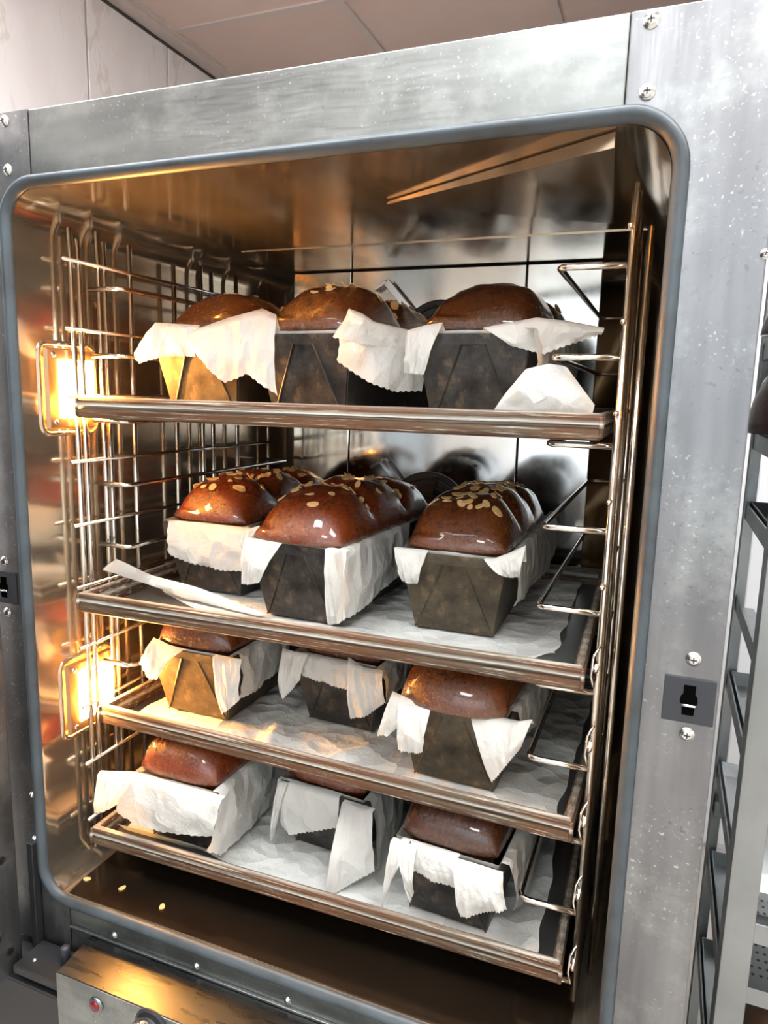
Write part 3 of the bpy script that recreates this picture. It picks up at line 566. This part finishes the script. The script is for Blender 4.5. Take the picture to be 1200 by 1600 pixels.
def liner(k, rng):
    x, y, a, t = TINS[k]; mw = Matrix.Translation((x,y,ZBASE[t])) @ Matrix.Rotation(radians(-a), 4, 'Z'); inv = mw.inverted()
    vs = []; fs = []; sd = rng.random()*50
    # collar standing inside the tin
    w, l0, l1 = TW/2-.0025, -SL+.0025, BL+SL-.0025
    cor = [(-w,l0),(w,l0),(w,l1),(-w,l1),(-w,l0)]; loop = []
    for (p, q), n in zip(zip(cor, cor[1:]), (14,30,14,30)):
        loop += [(p[0]+(q[0]-p[0])*i/n, p[1]+(q[1]-p[1])*i/n) for i in range(n)]
    L = len(loop)
    for r, (dz, sc) in enumerate(((-.040,.85),(-.012,.955),(.001,1.0),(.0040,1.015))):
        for i, (px, py) in enumerate(loop):
            nn = noise.noise(Vector((px*40+sd,py*40,r)))
            vs.append((px*sc+.001*nn*(r>1), BL/2+(py-BL/2)*(1-(1-sc)*.6)+.001*nn*(r>1), TH+dz+(.0008*nn if r == 3 else 0)))
    for r in range(3):
        for i in range(L): fs.append((r*L+i, r*L+(i+1)%L, (r+1)*L+(i+1)%L, (r+1)*L+i))
    for T, Bt in FLAPS[k]:
        N, m = 30, 9
        tp_, bt = resample(T, N), resample(Bt, N); base = len(vs)
        nrm = (tp_[-1]-tp_[0]).cross(bt[N//2]-tp_[N//2]); nrm = nrm.normalized() if nrm.length > 1e-9 else Vector((0,-1,0))
        if nrm.dot(mw @ Vector((0,BL/2,TH))-tp_[N//2]) > 0: nrm = -nrm
        ph = rng.random()*20
        zr = ZBASE[t]+TH
        for j in range(m):
            f = max(0, j-1)/(m-2)
            for i in range(N):
                tq = tp_[i].copy(); tq.z = max(tq.z, zr+.0035)
                p = tq.lerp(bt[i], f); u = i/(N-1)
                p += nrm*(.004*sin(pi*f)+.0045*f*noise.noise(Vector((u*3.1+ph, f*2, 1)))+(.0050*(.35-abs(noise.noise(Vector((u*5+ph, f*3.5+u*2, 4)))))+.0016*noise.noise(Vector((u*14+ph, f*9, 4))))*min(1,f*3+.15))
                if j == 0: p -= nrm*.009; p.z = zr+.0035      # tucks back in over the rim
                if j == m-1: p += (bt[i]-tp_[i]).normalized()*(.0009 if i % 2 else -.0007)
                if f > .5: p.z = max(p.z, RIM[t]-.0255+.0035)
                vs.append(inv @ p)
        for j in range(m-1):
            for i in range(N-1): q = base+j*N+i; fs.append((q,q+1,q+N+1,q+N))
    o = mesh('paper_liner', vs, fs, M['paper'], None, True); o.matrix_world = mw
    return tag(o, LINER_LABEL[k], 'baking paper', 'paper liners in the tins')
LINER_LABEL = {
'1a':'lamp-lit yellow paper liner flapping over tin, highest tray','1b':'white paper liner hanging over middle tin, highest tray','1c':'white paper liner with wide flap farthest from lamps, highest tray',
'2a':'white paper liner covering front of tin nearest lamps, almond-loaf tray','2b':'white paper liner down long side of middle tin, almond-loaf tray','2c':'white paper liner on brown tin with plain front, almond-loaf tray',
'3a':'white paper liner split by bare tin front, nearest lamps, second tray up','3b':'white paper liner with pointed flap on middle tin, second tray up','3c':'crumpled paper liner beside overhanging smooth loaf, second tray up',
'4a':'wide white paper liner wrapped round tin nearest lamps, lowest tray','4b':'paper liner with long flap reaching the tray, middle, lowest tray','4c':'torn paper liner on black tin farthest from lamps, lowest tray'}
# loaf: (crown height, humps, overhang, front shift, crust, almonds, label)
LOAF = {
'1a':(.052,2,.003,0,'crust_b',14,'glossy brown loaf nearest the lamps on the highest tray'),
'1b':(.058,2,.003,0,'crust_b',60,'almond-topped brown loaf in the middle of the highest tray'),
'1c':(.056,2,.005,0,'crust_c',5,'dark glossy loaf farthest from lamps on the highest tray'),
'2a':(.056,3,.002,0,'crust_a',60,'red-brown almond loaf nearest the lamps above bare tray corner'),
'2b':(.060,3,.006,.008,'crust_a',64,'large red-brown almond loaf in the middle, humped in three'),
'2c':(.060,3,.003,0,'crust_b',80,'almond loaf in brown tin with plain folded front'),
'3a':(.046,1,.002,0,'crust_b',2,'brown loaf nearest the lamps on second tray from bottom'),
'3b':(.042,1,.002,0,'crust_b',0,'brown loaf half hidden in middle of second tray from bottom'),
'3c':(.046,1,.006,.020,'crust_b',0,'smooth brown loaf bulging over the front of its tin'),
'4a':(.049,1,.005,0,'crust_a',0,'wide lamp-lit loaf nearest the lamps on the lowest tray'),
'4b':(.045,1,.002,0,'crust_a',0,'small glossy brown loaf in the middle of the lowest tray'),
'4c':(.046,1,.002,0,'crust_c',3,'dark loaf with blackened patch on the lowest tray')}
def loaf(k, rng):
    h, hump, ov, sh, mat, na, label = LOAF[k]
    x, y, a, t = TINS[k]
    A_, B_ = TW/2-.0045+ov, TLn/2-.0045+ov*.6; sd = rng.random()*90; cy = BL/2
    ns, nt = 32, 56
    def top(s, tt):
        px = s*A_*sqrt(1-.10*tt**4); py = tt*B_*sqrt(1-.12*s**4)
        es, et = (4.0, 7.0) if hump == 1 else (2.7, 3.4)
        z = h*max(0, 1-abs(s)**es)**(1/2.3)*max(0, 1-abs(tt)**et)**(1/2.4)
        if hump > 1:
            q = (tt+1)/2*hump + .12*s; fr = abs(((q) % 1)-.5)*2
            z *= (1-.42*fr**4)*(.88+.12*sin(pi*min(1, (tt+1)/1.3)))
        nn = noise.noise(Vector((px*26+sd, py*26, 2)))+.5*noise.noise(Vector((px*60+sd, py*60, 7)))
        e = (1-s*s)*(1-tt*tt); z += .0042*nn*min(1, e*5+.15)
        if sh and tt < 0: py -= sh*(-tt)**3*(1-s*s*.6); z -= .002*(-tt)**6
        return Vector((px, py+cy, TH+.007+z))
    vs = []; fs = []
    S_ = [sin(pi/2*(-1+2*i/ns)) for i in range(ns+1)]; T_ = [sin(pi/2*(-1+2*j/nt)) for j in range(nt+1)]
    for tt in T_:
        for s in S_: vs.append(top(s, tt))
    for j in range(nt):
        for i in range(ns): q = j*(ns+1)+i; fs.append((q,q+1,q+ns+2,q+ns+1))
    ringi = [i for i in range(ns+1)]+[j*(ns+1)+ns for j in range(1,nt+1)]+[nt*(ns+1)+i for i in range(ns-1,-1,-1)]+[j*(ns+1) for j in range(nt-1,0,-1)]
    prev = ringi; L = len(ringi)
    for dz, gx, gy in ((-.002,.985,.992),(-.0035,(TW/2-.0065)/A_,(TLn/2-.009)/B_),(-.020,(TW/2-.012)/A_,(TLn/2-.014)/B_),(-.050,(TW/2-.020)/A_,(TLn/2-.026)/B_)):
        base = len(vs)
        for q in ringi:
            p = vs[q]; py = p.y-cy
            if dz < -.003 and py < -B_: py = -B_
            vs.append(Vector((p.x*gx, cy+py*gy, min(p.z, TH+.006)+dz)))
        cur = list(range(base, base+L))
        for i in range(L): fs.append((prev[i], cur[i], cur[(i+1)%L], prev[(i+1)%L]))
        prev = cur
    fs.append(tuple(prev))
    o = MB().add(vs, fs).build('bread_loaf', M[mat], None, True)
    o.location = (x,y,ZBASE[t]); o.rotation_euler = (0,0,radians(-a))
    tag(o, label, 'bread', 'loaves baking in the oven')
    for q in range(na):
        if hump > 1 and rng.random() < .75:
            c = rng.randint(1, hump-1)/hump*2-1 if rng.random() < .55 else -1+2*(rng.randint(0,hump-1)+.5)/hump
            tt = max(-.9, min(.9, rng.gauss(c, .13)))
        else: tt = rng.uniform(-.85, .85)
        s = max(-.8, min(.8, rng.gauss(.0, .38)))
        p = top(s, tt); n = (top(s+.03, tt)-p).cross(top(s, tt+.02)-p).normalized()
        if n.z < 0: n = -n
        tx = n.orthogonal().normalized(); tx = Matrix.Rotation(rng.uniform(0, 6.28), 3, n) @ tx; ty = n.cross(tx)
        tl = rng.gauss(0, .22); n2 = (n+tx*tl).normalized(); tx = (tx-n2*tx.dot(n2)).normalized(); ty = n2.cross(tx)
        al = mesh('almond_flake', ALM[0], ALM[1], M['almond'], o) if 'me' not in ALM[2] else None
        if al: ALM[2]['me'] = al.data
        else:
            al = bpy.data.objects.new('almond_flake', ALM[2]['me']); COL.objects.link(al); al.parent = o
        sc = rng.uniform(.85, 1.6); P = p+n*.0016
        al.matrix_local = Matrix(((tx.x*sc,ty.x*sc,n2.x,P.x),(tx.y*sc,ty.y*sc,n2.y,P.y),(tx.z*sc,ty.z*sc,n2.z,P.z),(0,0,0,1)))
    return o
_al = [(.0058*cos(2*pi*q/10)*(1 if cos(2*pi*q/10) > 0 else .85), .0036*sin(2*pi*q/10), .0005+.0004*cos(4*pi*q/10)) for q in range(10)]
ALM = (_al+[(a,b,c-.0010) for a,b,c in _al], [tuple(range(10)), tuple(range(19,9,-1))]+[(i+10,(i+1)%10+10,(i+1)%10,i) for i in range(10)], {})
rng = random.Random(7)
for k in TINS:
    tin(k); liner(k, rng); loaf(k, rng)
# fallen almond flakes on the oven floor
for i, (x, y, r, wh) in enumerate(((-.157,.032,.3,'by the rounded corner'),(-.104,.036,1.2,'beside its smaller neighbour'),(-.036,.029,2.0,'nearest the middle of the sill'))):
    o = bpy.data.objects.new('almond_flake', ALM[2]['me']); COL.objects.link(o); o.location = (x,y,.5358); o.rotation_euler = (0,0,r); o.scale = (.95,.95,1)
    tag(o, 'pale almond flake fallen on the oven floor '+wh, 'almond', 'almond flakes on the oven floor')

# ---------------------------------------------------------------- trolley beside the oven
TX0, TX1, TY0, TY1 = .602, 1.02, .245, .535
tr = tag(empty('rack_trolley', ((TX0+TX1)/2, .39, 0)), 'grey galvanised bakery rack trolley standing beside the oven', 'trolley')
def TP(o): o.parent = tr; o.matrix_parent_inverse = Matrix.Translation((-(TX0+TX1)/2, -.39, 0)); return o
def angle(x, y, sx, sy, z0, z1, w=.032, th=.003):
    P = [(0,0),(w,0),(w,th),(th,th),(th,w),(0,w)]; P = [(x+sx*a, y+sy*b) for a, b in P]
    return MB().add([(a,b,z0) for a,b in P]+[(a,b,z1) for a,b in P], [tuple(range(6)), tuple(range(11,5,-1))]+[(i,(i+1)%6,(i+1)%6+6,i+6) for i in range(6)])
for x, sx in ((TX0,1),(TX1,-1)):
    for y, sy in ((TY0,1),(TY1,-1)):
        TP(angle(x,y,sx,sy,.11,1.72,.032 if sy > 0 else .016).build('post', M['galv'], bevel=.001))
        TP(MB().lathe([(.012,.07),(.012,.11)], 'z', (x+sx*.015,y+sy*.015,0), 10).build('caster_stem', M['dark']))
        TP(MB().tube([(x+sx*.015-.012,y+sy*.015,.035),(x+sx*.015+.012,y+sy*.015,.035)], .035, 18).build('caster_wheel', M['dark'], None))
LVT = [1.50,1.36,1.222,1.100,1.000,.865,.745,.600,.452,.30]
for z in LVT:
    for x, s in ((TX0+.003,1),(TX1-.003,-1)):
        P = [(0,0),(.026,0),(.026,.002),(.002,.002),(.002,.022),(0,.022)]
        TP(MB().add([(x+s*a,TY0+.003,z+b) for a,b in P]+[(x+s*a,TY1-.003,z+b) for a,b in P], [tuple(range(6)), tuple(range(11,5,-1))]+[(i,(i+1)%6,(i+1)%6+6,i+6) for i in range(6)]).build('runner', M['galv']))
for z in (.13,.57,1.69):
    for y in (TY0+.004, TY1-.024): TP(MB().box(TX0+.004,TX1-.004,y,y+.02,z-.03,z-.004).build('cross_bar', M['galv'], bevel=.001))
def ttray(z, mat, label, perf=False, flat=False):
    o = MB(); x0,x1,y0,y1 = TX0+.008,TX1-.008,TY0-.02+.03,TY1+.02-.03; zz = z+.0032
    o.box(x0,x1,y0,y1,zz,zz+(.0225 if flat else .0015))
    if not flat:
     for a,b,c,d in ((x0,x0+.002,y0,y1),(x1-.002,x1,y0,y1),(x0+.002,x1-.002,y0,y0+.002),(x0+.002,x1-.002,y1-.002,y1)): o.box(a,b,c,d,zz+.0015,zz+.022)
    e = tag(empty('trolley_tray', ((x0+x1)/2,(y0+y1)/2,zz)), label, 'baking tray', 'trays on the trolley')
    b = o.build('pan', mat); b.parent = e; b.matrix_parent_inverse = Matrix.Translation((-(x0+x1)/2,-(y0+y1)/2,-zz))
    if perf:
        hm = MB()
        for i in range(9):
            for j in range(12): hm.lathe([(.0022,0),(.0022,.0002)], 'z', (x0+.02+.009*i, y0+.05+.014*j, zz+.0016), 6)
        h = hm.build('perforation', M['black']); h.parent = e; h.matrix_parent_inverse = Matrix.Translation((-(x0+x1)/2,-(y0+y1)/2,-zz)); h['kind'] = 'stuff'
    return zz+(.0225 if flat else .0015)
plum = crust('plum_crust', (.018,.006,.010), (.040,.012,.018), (.05,.02,.02))
def bun(x, y, z, rx, ry, h, label, grp, mat):
    n, m = 22, 10; vs = []; fs = []
    for j in range(m+1):
        f = j/m; rr = sqrt(max(0, 1-(1-f*1.0)**2)) if False else cos(pi/2*f)
        for i in range(n):
            a = 2*pi*i/n; w = 1+.05*sin(3*a+f*2)+.03*noise.noise(Vector((cos(a)*2+x*30, sin(a)*2, f*2+y*20)))
            vs.append((rx*rr**.6*cos(a)*w, ry*rr**.6*sin(a)*w, h*sin(pi/2*f)))
    for j in range(m):
        for i in range(n): fs.append((j*n+i, j*n+(i+1)%n, (j+1)*n+(i+1)%n, (j+1)*n+i))
    fs.append(tuple(range(n-1,-1,-1)))
    o = mesh('bread_loaf', vs, fs, mat, None, True); o.location = (x,y,z)
    return tag(o, label, 'bread', grp)
z = ttray(1.222, M['galv'], 'grey board high on the trolley under one plum-dark loaf', flat=True)
bun(.648,.420,z+.0003,.058,.060,.055,'plum-dark loaf alone on the higher trolley board','dark loaves on the trolley',plum)
z = ttray(1.100, M['galv'], 'grey board on the trolley under a pair of plum-dark loaves', flat=True)
bun(.645,.415,z+.0003,.060,.066,.090,'tall plum-dark loaf behind the steel stile, on trolley','dark loaves on the trolley',plum)
bun(.800,.40,z+.0003,.052,.075,.080,'plum-dark loaf deeper in the trolley','dark loaves on the trolley',plum)
z = ttray(1.000, M['black'], 'black tray in the trolley below the dark loaves')
bun(.730,.42,z+.0003,.045,.06,.05,'small dark red loaf on the black trolley tray','dark loaves on the trolley',plum)
ttray(.745, M['galv'], 'grey metal tray on the trolley above the white sheet')
z = ttray(.600, M['white'], 'white sheet tray on the trolley')
z = ttray(.452, M['galv'], 'perforated grey tray on the trolley above foil pan', True)
z = ttray(.30, M['galv'], 'lowest grey tray on the trolley carrying foil pans')
for i, (x, y, w) in enumerate(((.690,.36,'beside the trolley post'),(.86,.38,'deeper in the trolley'))):
    e = tag(empty('foil_pan', (x,y,z+.0006)), 'crimped silver foil pan with brown loaf '+w, 'foil pan', 'foil pans on the trolley')
    vs = []; fs = []; n = 40
    for r, h in ((.050,0),(.062,.045),(.068,.047),(.070,.044)):
        for q in range(n):
            a = 2*pi*q/n; rr = r*(1+(.02 if q % 2 else -.02)*(h > 0)); vs.append((rr*cos(a), rr*1.25*sin(a), h))
    for j in range(3):
        for q in range(n): fs.append((j*n+q, j*n+(q+1)%n, (j+1)*n+(q+1)%n, (j+1)*n+q))
    fs.append(tuple(range(n-1,-1,-1)))
    MB().add(vs, fs).build('pan', M['foil'], e)
    bun(x, y, z+.012, .046, .060, .080, 'brown loaf in foil pan '+w, 'foil pan loaves', M['crust_c'])
